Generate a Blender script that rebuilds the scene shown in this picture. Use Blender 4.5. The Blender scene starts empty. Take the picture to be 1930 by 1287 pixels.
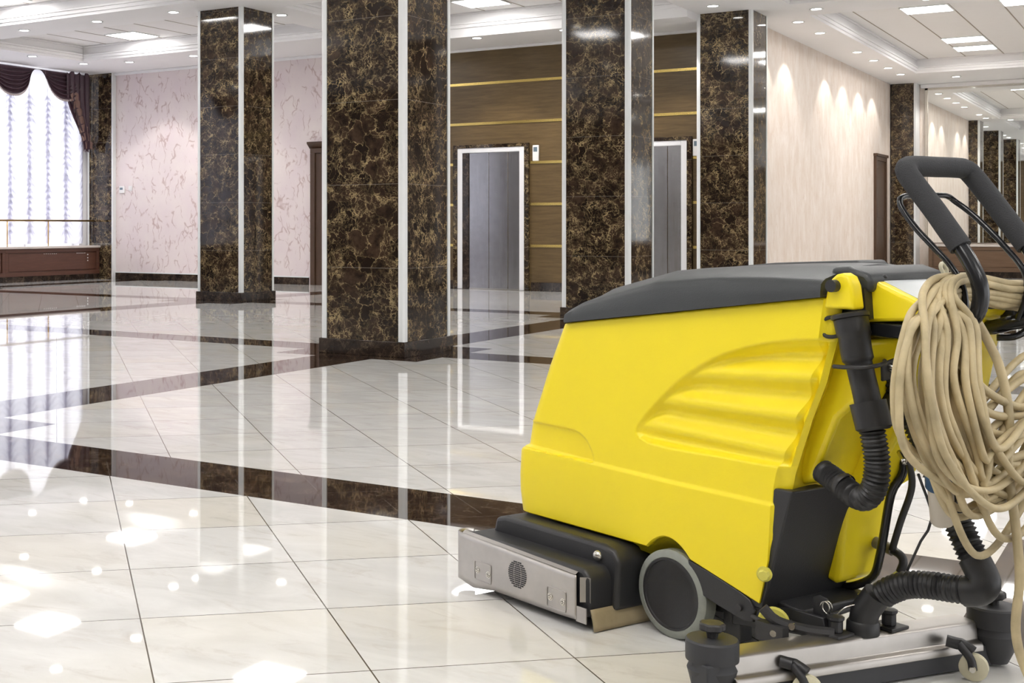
import bpy, bmesh, math, random
from mathutils import Vector, Matrix
PI=math.pi
sc=bpy.context.scene
COL=sc.collection
random.seed(7)
# ------------------------------------------------------------------ helpers
class MB:
    def __init__(s): s.v=[]; s.f=[]
    def add(s,vs,fs):
        b=len(s.v); s.v+=[tuple(p) for p in vs]; s.f+=[tuple(b+i for i in f) for f in fs]; return s
    def box(s,x0,x1,y0,y1,z0,z1):
        vs=[(x,y,z) for x in (x0,x1) for y in (y0,y1) for z in (z0,z1)]
        return s.add(vs,[(0,1,3,2),(4,6,7,5),(0,4,5,1),(2,3,7,6),(0,2,6,4),(1,5,7,3)])
    def quad(s,a,b,c,d): return s.add([a,b,c,d],[(0,1,2,3)])
    def prism(s,poly,axis,a,b):
        # poly = list of 2D points in the two other axes (in order), extruded along axis from a to b
        def mk(p,t):
            q=list(p); q.insert(axis,t); return tuple(q)
        n=len(poly)
        vs=[mk(p,a) for p in poly]+[mk(p,b) for p in poly]
        fs=[tuple(range(n)),tuple(range(2*n-1,n-1,-1))]+[(i,(i+1)%n,n+(i+1)%n,n+i) for i in range(n)]
        return s.add(vs,fs)
    def lathe(s,prof,o,axis=(0,0,1),n=28,cap=True,lob=None):
        # prof = [(r,h)...] about axis through o
        ax=Vector(axis).normalized(); o=Vector(o)
        t=Vector((0,0,1)) if abs(ax.z)<.9 else Vector((1,0,0))
        e1=ax.cross(t).normalized(); e2=ax.cross(e1)
        vs=[];fs=[]
        for r,h in prof:
            for k in range(n):
                a=2*PI*k/n; rr=r*(1+(lob[1]*math.cos(lob[0]*a) if lob else 0))
                vs.append(o+ax*h+(e1*math.cos(a)+e2*math.sin(a))*rr)
        for i in range(len(prof)-1):
            for k in range(n):
                fs.append((i*n+k,i*n+(k+1)%n,(i+1)*n+(k+1)%n,(i+1)*n+k))
        if cap: fs.append(tuple(range(n-1,-1,-1))); fs.append(tuple((len(prof)-1)*n+k for k in range(n)))
        return s.add(vs,fs)
    def tube(s,pts,r,n=10,closed=False,cap=True,res=0.01,smooth=True,rf=None):
        P=catmull(pts,res,closed) if smooth else [Vector(p) for p in pts]
        m=len(P); L=0; fr=None; vs=[]; fs=[]
        for i,p in enumerate(P):
            a=P[(i-1)%m] if (closed or i>0) else P[i]; b=P[(i+1)%m] if (closed or i<m-1) else P[i]
            t=(b-a).normalized()
            if fr is None:
                h=Vector((0,0,1)) if abs(t.z)<.9 else Vector((1,0,0))
                fr=t.cross(h).normalized()
            else:
                fr=(fr-t*fr.dot(t)).normalized()
            bn=t.cross(fr)
            if i>0: L+=(P[i]-P[i-1]).length
            rr=rf(L) if rf else r
            for k in range(n):
                an=2*PI*k/n
                vs.append(p+(fr*math.cos(an)+bn*math.sin(an))*rr)
        for i in range(m-1 if not closed else m):
            j=(i+1)%m
            for k in range(n): fs.append((i*n+k,i*n+(k+1)%n,j*n+(k+1)%n,j*n+k))
        if cap and not closed:
            fs.append(tuple(range(n-1,-1,-1))); fs.append(tuple((m-1)*n+k for k in range(n)))
        return s.add(vs,fs)
    def grid(s,nu,nv,fn,flip=False):
        vs=[fn(i/(nu-1),j/(nv-1)) for i in range(nu) for j in range(nv)]
        fs=[(i*nv+j,(i+1)*nv+j,(i+1)*nv+j+1,i*nv+j+1) for i in range(nu-1) for j in range(nv-1)]
        return s.add(vs,fs)
    def build(s,name,mat,parent=None,smooth=False,bevel=0,bseg=2,loc=None,angle=None,T=None,fix=True):
        me=bpy.data.meshes.new(name)
        vs=s.v if T is None else [T(*p) for p in s.v]
        me.from_pydata([tuple(v) for v in vs],[],s.f)
        if fix:
            bm=bmesh.new(); bm.from_mesh(me)
            bmesh.ops.recalc_face_normals(bm,faces=bm.faces[:]); bm.to_mesh(me); bm.free()
        me.materials.append(mat)
        if smooth:
            for p in me.polygons: p.use_smooth=True
            if angle is not None:
                try: me.set_sharp_from_angle(angle=math.radians(angle))
                except Exception: pass
        o=bpy.data.objects.new(name,me); COL.objects.link(o)
        if parent: o.parent=parent
        if loc: o.location=loc
        if bevel:
            m=o.modifiers.new('b','BEVEL'); m.width=bevel; m.segments=bseg; m.limit_method='ANGLE'; m.angle_limit=math.radians(40)
            for p in me.polygons: p.use_smooth=True
            try: me.set_sharp_from_angle(angle=math.radians(50))
            except Exception: pass
            m.harden_normals=False
        return o
def catmull(pts,res,closed=False):
    P=[Vector(p) for p in pts]; n=len(P); out=[]
    rng=range(n if closed else n-1)
    for i in rng:
        p1=P[i]; p2=P[(i+1)%n]
        p0=P[(i-1)%n] if (closed or i>0) else p1*2-p2
        p3=P[(i+2)%n] if (closed or i<n-2) else p2*2-p1
        k=max(1,int((p2-p1).length/res))
        for j in range(k):
            t=j/k
            out.append(.5*((2*p1)+(p2-p0)*t+(2*p0-5*p1+4*p2-p3)*t*t+(-p0+3*p1-3*p2+p3)*t**3))
    if not closed: out.append(P[-1])
    return out
def lerp(x,xs,ys):
    # piecewise linear, xs increasing
    if x<=xs[0]: return ys[0]
    for i in range(len(xs)-1):
        if x<=xs[i+1]:
            t=(x-xs[i])/(xs[i+1]-xs[i]); return ys[i]+(ys[i+1]-ys[i])*t
    return ys[-1]
def ss(a,b,x):
    t=max(0,min(1,(x-a)/(b-a))); return t*t*(3-2*t)
def empty(name,loc=(0,0,0),rz=0):
    o=bpy.data.objects.new(name,None); COL.objects.link(o); o.location=loc; o.rotation_euler=(0,0,rz)
    o.empty_display_size=.1; return o
def tag(o,label=None,cat=None,group=None,kind=None):
    if label: o['label']=label
    if cat: o['category']=cat
    if group: o['group']=group
    if kind: o['kind']=kind
    return o
def struct(o,label=None,cat=None):
    o['kind']='structure'
    if label: o['label']=label
    if cat: o['category']=cat
    return o
def copy_tree(o,parent=None):
    c=o.copy(); COL.objects.link(c); c.parent=parent
    for ch in list(o.children): copy_tree(ch,c)
    return c
# ------------------------------------------------------------------ materials
def newmat(name):
    m=bpy.data.materials.new(name); m.use_nodes=True; nt=m.node_tree
    b=nt.nodes['Principled BSDF']; return m,nt,b
def simple(name,col,rough=.5,metal=0.,bump=0,bscale=60,spec=None,coat=0,var=0,vscale=8):
    m,nt,b=newmat(name)
    b.inputs['Base Color'].default_value=(*col,1); b.inputs['Roughness'].default_value=rough; b.inputs['Metallic'].default_value=metal
    if coat: b.inputs['Coat Weight'].default_value=coat; b.inputs['Coat Roughness'].default_value=.05
    if spec is not None: b.inputs['Specular IOR Level'].default_value=spec
    tc=nt.nodes.new('ShaderNodeTexCoord')
    n=nt.nodes.new('ShaderNodeTexNoise'); n.inputs['Scale'].default_value=bscale; n.inputs['Detail'].default_value=4
    nt.links.new(tc.outputs['Object'],n.inputs['Vector'])
    if bump:
        bp=nt.nodes.new('ShaderNodeBump'); bp.inputs['Strength'].default_value=bump; bp.inputs['Distance'].default_value=.002
        nt.links.new(n.outputs['Fac'],bp.inputs['Height']); nt.links.new(bp.outputs['Normal'],b.inputs['Normal'])
    if var:
        n2=nt.nodes.new('ShaderNodeTexNoise'); n2.inputs['Scale'].default_value=vscale; n2.inputs['Detail'].default_value=5
        nt.links.new(tc.outputs['Object'],n2.inputs['Vector'])
        mx=nt.nodes.new('ShaderNodeMix'); mx.data_type='RGBA'
        mx.inputs[6].default_value=(*[c*(1-var) for c in col],1); mx.inputs[7].default_value=(*[min(1,c*(1+var)) for c in col],1)
        nt.links.new(n2.outputs['Fac'],mx.inputs[0]); nt.links.new(mx.outputs[2],b.inputs['Base Color'])
    return m
def emis(name,col,st):
    m,nt,b=newmat(name)
    b.inputs['Base Color'].default_value=(.9,.9,.9,1)
    b.inputs['Emission Color'].default_value=(*col,1); b.inputs['Emission Strength'].default_value=st
    return m
class G:
    """tiny node-graph helper"""
    def __init__(s,nt): s.nt=nt
    def n(s,t,**k):
        x=s.nt.nodes.new(t)
        for a,v in k.items(): setattr(x,a,v)
        return x
    def link(s,a,b): s.nt.links.new(a,b)
    def val(s,inp,v):
        if hasattr(v,'is_output') or hasattr(v,'links'): s.nt.links.new(v,inp)
        else: inp.default_value=v
    def m(s,op,a,b=None,c=None):
        x=s.n('ShaderNodeMath',operation=op); s.val(x.inputs[0],a)
        if b is not None: s.val(x.inputs[1],b)
        if c is not None: s.val(x.inputs[2],c)
        return x.outputs[0]
    def mix(s,f,a,b):
        x=s.n('ShaderNodeMix',data_type='RGBA'); s.val(x.inputs[0],f)
        for i,c in ((6,a),(7,b)):
            if isinstance(c,tuple): x.inputs[i].default_value=(*c,1)
            else: s.link(c,x.inputs[i])
        return x.outputs[2]
    def noise(s,vec,sc,det=4,rough=.5,dist=0):
        x=s.n('ShaderNodeTexNoise'); s.link(vec,x.inputs['Vector']); x.inputs['Scale'].default_value=sc; x.inputs['Detail'].default_value=det
        x.inputs['Roughness'].default_value=rough; x.inputs['Distortion'].default_value=dist; return x
    def ramp(s,f,stops):
        x=s.n('ShaderNodeValToRGB'); s.link(f,x.inputs[0]); cr=x.color_ramp
        while len(cr.elements)<len(stops): cr.elements.new(.5)
        for e,(p,c) in zip(cr.elements,stops): e.position=p; e.color=(*c,1)
        return x.outputs[0]
    def mapr(s,f,a,b,c=0.,d=1.):
        x=s.n('ShaderNodeMapRange'); s.link(f,x.inputs[0]); x.inputs[1].default_value=a; x.inputs[2].default_value=b; x.inputs[3].default_value=c; x.inputs[4].default_value=d
        return x.outputs[0]
    def scale(s,vec,v):
        x=s.n('ShaderNodeMapping'); s.link(vec,x.inputs[0]); x.inputs['Scale'].default_value=v; return x.outputs[0]
def dark_marble_color(g,vec,sc=1.0,dark=(.016,.0095,.007),mid=(.070,.043,.028),gold=(.62,.47,.24)):
    nz=g.noise(vec,3.5*sc,6,.62)
    add=g.n('ShaderNodeVectorMath',operation='MULTIPLY_ADD'); g.link(nz.outputs['Color'],add.inputs[0]); add.inputs[1].default_value=(.42/sc,.42/sc,.42/sc); g.link(vec,add.inputs[2])
    nf=g.noise(vec,22*sc,4,.6)
    add2=g.n('ShaderNodeVectorMath',operation='MULTIPLY_ADD'); g.link(nf.outputs['Color'],add2.inputs[0]); add2.inputs[1].default_value=(.05/sc,.05/sc,.05/sc); g.link(add.outputs[0],add2.inputs[2])
    v=g.n('ShaderNodeTexVoronoi',feature='DISTANCE_TO_EDGE'); g.link(add2.outputs[0],v.inputs['Vector']); v.inputs['Scale'].default_value=7*sc
    v2=g.n('ShaderNodeTexVoronoi',feature='DISTANCE_TO_EDGE'); g.link(add2.outputs[0],v2.inputs['Vector']); v2.inputs['Scale'].default_value=19*sc
    vc=g.n('ShaderNodeTexVoronoi',feature='F1'); g.link(add2.outputs[0],vc.inputs['Vector']); vc.inputs['Scale'].default_value=7*sc
    cc=g.n('ShaderNodeSeparateXYZ'); g.link(vc.outputs['Color'],cc.inputs[0])
    n1=g.noise(vec,2.6*sc,3,.6); n2=g.noise(vec,9*sc,6,.7)
    base=g.mix(g.m('MULTIPLY',g.mapr(n2.outputs['Fac'],.36,.66),g.mapr(cc.outputs[0],.15,.8)),dark,mid)
    e1=g.mapr(v.outputs['Distance'],0.,.040,1.,0.); e2=g.mapr(v2.outputs['Distance'],0.,.075,1.,0.)
    msk=g.mapr(n1.outputs['Fac'],.40,.58); msk2=g.mapr(n2.outputs['Fac'],.45,.60)
    f=g.m('MAXIMUM',g.m('MULTIPLY',e1,g.m('MULTIPLY_ADD',msk2,.6,.12)),g.m('MULTIPLY',g.m('MULTIPLY',e2,msk),g.m('MULTIPLY_ADD',msk2,.78,.1)))
    return g.mix(f,base,gold)
def mat_pillar():
    m,nt,b=newmat('dark_emperador_marble'); g=G(nt)
    tc=g.n('ShaderNodeNewGeometry').outputs['Position']
    col=dark_marble_color(g,tc)
    sp=g.n('ShaderNodeSeparateXYZ'); g.link(tc,sp.inputs[0])
    fr=g.m('FRACT',g.m('DIVIDE',g.m('SUBTRACT',sp.outputs[2],.03),.63))
    ln=g.m('LESS_THAN',fr,.0045)
    col=g.mix(g.m('MULTIPLY',ln,.6),col,(.35,.32,.28))
    g.link(col,b.inputs['Base Color']); b.inputs['Roughness'].default_value=.06
    n=g.noise(tc,1.6,2); bp=g.n('ShaderNodeBump'); bp.inputs['Strength'].default_value=.12; bp.inputs['Distance'].default_value=.01
    g.link(n.outputs['Fac'],bp.inputs['Height']); g.link(bp.outputs['Normal'],b.inputs['Normal'])
    b.inputs['IOR'].default_value=1.5
    return m
def mat_base():
    m,nt,b=newmat('dark_marble_base'); g=G(nt)
    tc=g.n('ShaderNodeNewGeometry').outputs['Position']
    g.link(dark_marble_color(g,tc,1.,(.018,.012,.010),(.05,.034,.026),(.16,.115,.07)),b.inputs['Base Color']); b.inputs['Roughness'].default_value=.12
    return m
def mat_floor():
    m,nt,b=newmat('polished_marble_floor'); g=G(nt)
    pos=g.n('ShaderNodeNewGeometry').outputs['Position']; sp=g.n('ShaderNodeSeparateXYZ'); g.link(pos,sp.inputs[0])
    X,Y=sp.outputs[0],sp.outputs[1]
    def dist(c,o,p): # distance to nearest line of period p offset o
        t=g.m('FRACT',g.m('DIVIDE',g.m('SUBTRACT',c,o-p/2),p)); return g.m('ABSOLUTE',g.m('MULTIPLY',g.m('SUBTRACT',t,.5),p))
    dx=dist(X,-5.24,5.38); dy=dist(Y,4.0,4.84)
    sx=g.m('LESS_THAN',dx,.245); sy=g.m('LESS_THAN',dy,.225)
    sq=g.m('MULTIPLY',g.m('LESS_THAN',dx,.62),g.m('LESS_THAN',dy,.62))
    strip=g.m('MAXIMUM',g.m('MAXIMUM',sx,sy),sq)
    # diagonal tiles, lattice shifts from panel to panel
    row=g.m('FLOOR',g.m('DIVIDE',g.m('SUBTRACT',Y,4.0),4.84))
    A=g.m('ADD',X,Y); B=g.m('SUBTRACT',Y,X); sh=g.m('MULTIPLY_ADD',row,.38,.67)
    A=g.m('SUBTRACT',A,sh)
    da=dist(A,0.,.667); db=dist(B,-.07,.667)
    line=g.m('MAXIMUM',g.m('LESS_THAN',da,.0026),g.m('LESS_THAN',db,.0026))
    # per tile variation
    ia=g.m('FLOOR',g.m('DIVIDE',A,.667)); ib=g.m('FLOOR',g.m('DIVIDE',g.m('ADD',B,.07),.667))
    cx=g.n('ShaderNodeCombineXYZ'); g.link(ia,cx.inputs[0]); g.link(ib,cx.inputs[1])
    wn=g.n('ShaderNodeTexWhiteNoise'); g.link(cx.outputs[0],wn.inputs['Vector'])
    off=g.n('ShaderNodeVectorMath',operation='MULTIPLY_ADD'); g.link(wn.outputs['Color'],off.inputs[0]); off.inputs[1].default_value=(9,9,9); g.link(pos,off.inputs[2])
    mp=g.n('ShaderNodeMapping'); g.link(off.outputs[0],mp.inputs[0]); mp.inputs['Rotation'].default_value=(0,0,.55); mp.inputs['Scale'].default_value=(1,2.6,1)
    n1=g.noise(mp.outputs[0],1.6,6,.62,1.2); n2=g.noise(mp.outputs[0],4.5,7,.7,.8); n3=g.noise(off.outputs[0],.9,3)
    light=g.mix(g.mapr(n1.outputs['Fac'],.35,.68),(.66,.655,.635),(.79,.785,.765))
    light=g.mix(g.m('MULTIPLY',g.mapr(n3.outputs['Fac'],.5,.72),.5),light,(.74,.69,.57))
    light=g.mix(g.m('MULTIPLY',g.mapr(n2.outputs['Fac'],.54,.70),.55),light,(.55,.51,.46))
    light=g.mix(line,light,(.12,.10,.075))
    dk=dark_marble_color(g,pos,1.1,(.022,.012,.009),(.060,.037,.026),(.20,.14,.08))
    dk=g.mix(g.m('MULTIPLY',line,.35),dk,(.26,.22,.18))
    col=g.mix(strip,light,dk)
    g.link(col,b.inputs['Base Color']); b.inputs['Roughness'].default_value=.025; b.inputs['IOR'].default_value=1.62
    n=g.noise(pos,.9,2,.4); bp=g.n('ShaderNodeBump'); bp.inputs['Strength'].default_value=.03; bp.inputs['Distance'].default_value=.01
    g.link(n.outputs['Fac'],bp.inputs['Height']); g.link(bp.outputs['Normal'],b.inputs['Normal'])
    return m
def mat_pinkwall():
    m,nt,b=newmat('pink_swirl_plaster'); g=G(nt)
    pos=g.n('ShaderNodeNewGeometry').outputs['Position']
    nz=g.noise(pos,2.6,3,.5)
    add=g.n('ShaderNodeVectorMath',operation='MULTIPLY_ADD'); g.link(nz.outputs['Color'],add.inputs[0]); add.inputs[1].default_value=(.42,.42,.42); g.link(pos,add.inputs[2])
    fs=[]
    for rot,scl,o in ((.75,(1.25,1,.42),0.),(.55,(1.6,1,.5),7.3)):
        mp=g.n('ShaderNodeMapping'); g.link(add.outputs[0],mp.inputs[0]); mp.inputs['Rotation'].default_value=(0,rot,0); mp.inputs['Scale'].default_value=scl; mp.inputs['Location'].default_value=(o,o,o)
        v=g.n('ShaderNodeTexVoronoi',feature='DISTANCE_TO_EDGE'); g.link(mp.outputs[0],v.inputs['Vector']); v.inputs['Scale'].default_value=3.6
        bp=g.n('ShaderNodeMapping'); g.link(pos,bp.inputs[0]); bp.inputs['Location'].default_value=(o,3,o)
        brk=g.noise(bp.outputs[0],4.2,3,.55)
        fs.append(g.m('MULTIPLY',g.mapr(v.outputs['Distance'],0.,.045,1.,0.),g.mapr(brk.outputs['Fac'],.50,.58)))
    f=g.m('MAXIMUM',fs[0],fs[1])
    pn=g.noise(pos,2.2,4)
    base=g.mix(g.mapr(pn.outputs['Fac'],.3,.7),(.74,.64,.655),(.79,.71,.69))
    g.link(g.mix(g.m('MULTIPLY',f,.72),base,(.42,.27,.25)),b.inputs['Base Color']); b.inputs['Roughness'].default_value=.7
    return m
def mat_beigewall():
    m,nt,b=newmat('beige_plaster'); g=G(nt)
    pos=g.n('ShaderNodeNewGeometry').outputs['Position']
    v=g.scale(pos,(1,1,.45)); n=g.noise(v,4.5,6,.65,.4); n2=g.noise(v,13,5,.7)
    c=g.mix(g.mapr(n.outputs['Fac'],.35,.65),(.70,.59,.50),(.80,.72,.655))
    c=g.mix(g.m('MULTIPLY',g.mapr(n2.outputs['Fac'],.56,.7),.55),c,(.60,.46,.35))
    g.link(c,b.inputs['Base Color']); b.inputs['Roughness'].default_value=.6
    return m
def mat_wood(name,a,c,sc=(1.2,1.2,14),rough=.35,amt=1.):
    m,nt,b=newmat(name); g=G(nt)
    pos=g.n('ShaderNodeNewGeometry').outputs['Position']
    n=g.noise(g.scale(pos,sc),2.6,7,.65,.3); n2=g.noise(pos,1.3,2)
    f=g.m('MULTIPLY',g.m('ADD',g.mapr(n.outputs['Fac'],.3,.7),g.m('MULTIPLY',n2.outputs['Fac'],.4)),.75*amt)
    g.link(g.mix(f,a,c),b.inputs['Base Color']); b.inputs['Roughness'].default_value=rough
    return m
def mat_sheer():
    m,nt,b=newmat('sheer_white_fabric'); g=G(nt)
    for n in list(nt.nodes):
        if n.type!='OUTPUT_MATERIAL': nt.nodes.remove(n)
    out=[n for n in nt.nodes if n.type=='OUTPUT_MATERIAL'][0]
    d=g.n('ShaderNodeBsdfDiffuse'); d.inputs[0].default_value=(.72,.72,.78,1)
    t=g.n('ShaderNodeBsdfTranslucent'); t.inputs[0].default_value=(.86,.86,.93,1)
    mx=g.n('ShaderNodeMixShader'); mx.inputs[0].default_value=.62
    g.link(d.outputs[0],mx.inputs[1]); g.link(t.outputs[0],mx.inputs[2]); g.link(mx.outputs[0],out.inputs[0])
    return m
def mat_steel(name,col=(.62,.60,.58),rough=.28,sc=(30,30,1)):
    m,nt,b=newmat(name); g=G(nt)
    tc=g.n('ShaderNodeTexCoord').outputs['Object']
    n=g.noise(g.scale(tc,sc),6,4,.6); n2=g.noise(tc,9,4,.6)
    g.link(g.mix(g.mapr(n2.outputs['Fac'],.3,.75),tuple(c*.82 for c in col),col),b.inputs['Base Color']); b.inputs['Metallic'].default_value=1
    g.link(g.mapr(n.outputs['Fac'],.3,.7,rough*.92,rough*1.1),b.inputs['Roughness'])
    return m
M={}
M['marble']=mat_pillar(); M['base']=mat_base(); M['floor']=mat_floor(); M['pink']=mat_pinkwall(); M['beige']=mat_beigewall()
M['panel']=mat_wood('brown_wood_panelling',(.075,.047,.018),(.165,.108,.045),(1.,1.,11),.33)
M['cab']=mat_wood('cabinet_wood',(.075,.030,.020),(.125,.055,.036),(1,1,9),.35)
M['cab2']=mat_wood('mirror_cabinet_wood',(.13,.075,.04),(.20,.12,.07),(1,1,9),.35)
M['door']=mat_wood('dark_door_wood',(.055,.028,.014),(.09,.048,.026),(6,6,1),.4)
M['brass']=simple('brass_strip',(.80,.60,.20),.25,1.,var=.05)
M['rail']=simple('brass_rail',(.62,.40,.13),.3,1.,var=.05)
M['trimw']=simple('white_aluminium',(.80,.82,.82),.30,0,var=.02)
M['plaster']=simple('white_ceiling_plaster',(.87,.86,.865),.7,0,var=.02,vscale=2)
M['coffer']=simple('ceiling_tile_white',(.84,.825,.815),.8,0,bump=.2,bscale=200,var=.02)
M['seam']=simple('ceiling_seam',(.33,.27,.22),.6,0,var=.05)
M['steel']=mat_steel('brushed_steel_skirt',(.50,.475,.455),.34,(2,2,12))
M['chrome']=mat_steel('worn_aluminium_bar',(.50,.475,.445),.42,(2,2,10))
M['lift']=mat_steel('lift_door_steel',(.50,.50,.525),.22,(6,6,.3))
M['whiteframe']=simple('white_door_frame',(.85,.85,.87),.3,0,var=.02)
M['sheer']=mat_sheer()
M['swag']=simple('aubergine_satin',(.070,.036,.050),.33,0,var=.25,vscale=14)
M['swagtrim']=simple('bronze_satin_lining',(.25,.15,.12),.45,0,var=.3,vscale=30)
M['fringe']=simple('pale_fringe',(.55,.48,.47),.8,0,var=.5,vscale=60)
M['slab']=simple('pale_stone_slab',(.68,.62,.58),.25,0,var=.06,vscale=6)
M['switch']=simple('white_switch_plastic',(.82,.81,.80),.4,0,var=.02)
M['lcd']=simple('grey_display',(.15,.20,.24),.2,0,var=.05)
M['lens']=emis('downlight_glow',(1.,.97,.92),14)
M['tube']=emis('ceiling_panel_glow',(1.,.975,.95),17)
M['mirror']=simple('mirror_glass',(.90,.92,.90),.0,1.)
M['yellow']=simple('yellow_polyethylene',(.97,.78,.014),.36,0,bump=.12,bscale=260,var=.03,vscale=5)
M['black']=simple('black_plastic',(.022,.022,.024),.42,0,bump=.2,bscale=300,var=.15,vscale=12)
M['lid']=simple('charcoal_lid_plastic',(.040,.044,.047),.42,0,bump=.25,bscale=340,var=.12,vscale=9)
M['dkgrey']=simple('scuffed_black_metal',(.030,.029,.030),.5,0,bump=.3,bscale=90,var=.3,vscale=20)
M['blackgloss']=simple('black_gloss_tube',(.015,.016,.018),.18,0,var=.1)
M['foam']=simple('foam_grip',(.030,.031,.034),.75,0,bump=.8,bscale=420,var=.15,vscale=30)
M['hose']=simple('black_rubber_hose',(.020,.020,.021),.45,0,bump=.15,bscale=120,var=.2,vscale=30)
M['tyre']=simple('grey_rubber_tyre',(.26,.275,.245),.6,0,bump=.5,bscale=150,var=.18,vscale=40)
M['cord']=simple('dirty_cream_cord',(.50,.41,.24),.55,0,bump=.6,bscale=70,var=.6,vscale=15)
M['plugw']=simple('beige_plug_plastic',(.55,.50,.42),.5,0,var=.1)
M['plugb']=simple('blue_plug_plastic',(.035,.085,.17),.45,0,var=.1)
M['castw']=simple('cream_caster',(.62,.58,.42),.5,0,bump=.3,bscale=80,var=.15,vscale=25)
M['rubber']=simple('squeegee_rubber',(.035,.036,.040),.55,0,var=.15)
M['screw']=simple('bolt_metal',(.62,.60,.55),.25,1.,var=.1)
M['bolty']=simple('pale_yellow_cap',(.72,.66,.13),.45,0,var=.1)
M['skirtb']=simple('tan_rubber_skirt',(.36,.29,.17),.6,0,bump=.4,bscale=60,var=.25,vscale=20)
M['paneld']=simple('control_panel_film',(.62,.66,.68),.12,0,var=.05)
M['valve']=simple('grey_valve',(.22,.21,.19),.45,0,var=.2)
# ------------------------------------------------------------------ camera (height .97 m, view 34.7 deg left of the hall's long axis)
cam=bpy.data.cameras.new('camera'); co=bpy.data.objects.new('camera',cam); COL.objects.link(co)
co.location=(0,0,.97); co.rotation_euler=(PI/2,0,math.radians(34.72))
cam.sensor_fit='HORIZONTAL'; cam.sensor_width=36; cam.lens=36*2461.7/1930; cam.shift_x=(965-552.5)/1930; cam.shift_y=-(643.5-427.7)/1930
cam.clip_start=.05; cam.clip_end=200; sc.camera=co
# ------------------------------------------------------------------ room shell
XW=-17.3; YB=18.15; YE=18.38; XR=-5.1; YM=28.9; ZS=3.84; ZC=4.10
XMAX=12.; YMIN=-7.
f=MB().box(XW-.6,XMAX,YMIN,YM+.3,-.12,0).build('floor',M['floor']); struct(f,'polished cream marble floor with dark brown inlaid bands','floor')
struct(MB().box(XW-.1,-10.9,YB,YB+.3,0,ZS).build('wall_back_left',M['pink']),'pale pink plaster wall with brownish swirls','wall')
struct(MB().box(-10.9,XR-.1,YE,YE+.3,0,3.76).build('wall_back',M['panel']),'brown wood panelled wall around the lifts','wall')
struct(MB().box(XR-.3,XR,YE-.3,YM,0,ZS).build('wall_right',M['beige']),'beige mottled plaster wall lit from above','wall')
struct(MB().box(XR-.3,XMAX,YM,YM+.2,0,ZC+.2).build('wall_far',M['beige']),'far wall carrying the mirrors','wall')
struct(MB().box(XW-.3,XMAX,YMIN-.2,YMIN,0,ZC+.2).build('wall_front',M['panel']),'brown panelled wall added unseen behind the camera to darken pillar reflections','wall')  # added out of view so the pillars do not mirror the bright world
# window wall: spandrel, lintel, piers
WB=[(14.10,17.90),(9.2,13.2),(4.35,8.35),(-.5,3.5),(-5.3,-1.3)]
w=MB().box(XW-.3,XW,YMIN,YB+.3,0,.55).box(XW-.3,XW,YMIN,YB+.3,3.80,ZS+.2)
edges=[YB+.3]
for a,b in WB: edges+=[b,a]
edges.append(YMIN)
for i in range(0,len(edges),2): w.box(XW-.3,XW,edges[i+1],edges[i],.55,3.80)
struct(w.build('wall_left',M['plaster']),'white window wall on the left','wall')
for k,(a,b) in enumerate(WB):
    fr=MB()
    for y in (a,a+(b-a)/3,a+2*(b-a)/3,b-.05): fr.box(XW-.2,XW-.15,y,y+.05,.55,3.80)
    for z in (.55,2.6,3.75): fr.box(XW-.2,XW-.15,a,b,z,z+.05)
    struct(fr.build('window_%d'%(k+1),M['whiteframe']),'white framed window behind the sheer curtain','window')
# trims / brass strips
nt_=1
for z in (.683,1.317,1.95,2.578,3.202):
    tb=MB()
    for xa,xb in (((-10.9,-9.645),(-8.355,-7.155),(-5.865,XR)) if z<2.2 else ((-10.9,XR),)): tb.box(xa,xb,YE-.012,YE,z-.02,z+.02)
    o=tb.build('trim_%d'%nt_,M['brass']); struct(o,'thin brass strip across the wood panelling','trim'); nt_+=1
struct(MB().box(XW,-12.25,YB-.02,YB,0,.12).box(-11.2,-10.9,YB-.02,YB,0,.12).build('baseboard_back_left',M['base']),'dark marble baseboard under the pink wall','baseboard')
struct(MB().box(-10.9,-9.66,YE-.02,YE,0,.13).box(-8.33,-7.2,YE-.02,YE,0,.13).box(-5.84,XR,YE-.02,YE,0,.13).build('baseboard_back',M['base']),'dark marble baseboard under the wood wall','baseboard')
struct(MB().box(XR,XR+.02,YE,26.8,0,.12).build('baseboard_right',M['base']),'dark marble baseboard under the beige wall','baseboard')
struct(MB().box(XW,-12.25,YB-.012,YB,.12,.14).build('trim_%d'%nt_,M['trimw']),'thin white strip above the baseboard','trim'); nt_+=1
# ---- ceiling with coffers
coffers=[(-15.9,-10.5,13.88,16.55),(-9.8,-5.55,13.88,17.15),(-4.33,1.0,18.57,26.7),(-4.33,1.0,13.9,17.5),(2.2,9,18.57,26.7),(2.2,9,13.9,17.5)]
for xa,xb in ((-15.9,-10.5),(-9.8,-5.55),(-4.33,1.0),(2.2,9)):
    for ya,yb in ((9.05,12.97),(4.2,8.1),(-.6,3.3),(-6,-1.5)): coffers.append((xa,xb,ya,yb))
xs=sorted(set([XW-.3,XMAX,-9.8,-5.55]+[c[i] for c in coffers for i in (0,1)])); ys=sorted(set([YMIN,YM+.2,17.15,YE+.3]+[c[i] for c in coffers for i in (2,3)]))
cl=MB()
for i in range(len(xs)-1):
    for j in range(len(ys)-1):
        cxm,cym=(xs[i]+xs[i+1])/2,(ys[j]+ys[j+1])/2
        if any(c[0]<cxm<c[1] and c[2]<cym<c[3] for c in coffers): continue
        z=ZS
        if -9.8<cxm<-5.55 and 17.15<cym<18.68: z=3.75
        cl.box(xs[i],xs[i+1],ys[j],ys[j+1],z,ZC+.25)
ceil=cl.build('ceiling',M['plaster']); struct(ceil,'white coffered plaster ceiling','ceiling')
ct=MB(); md=MB(); sm=MB()
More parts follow.
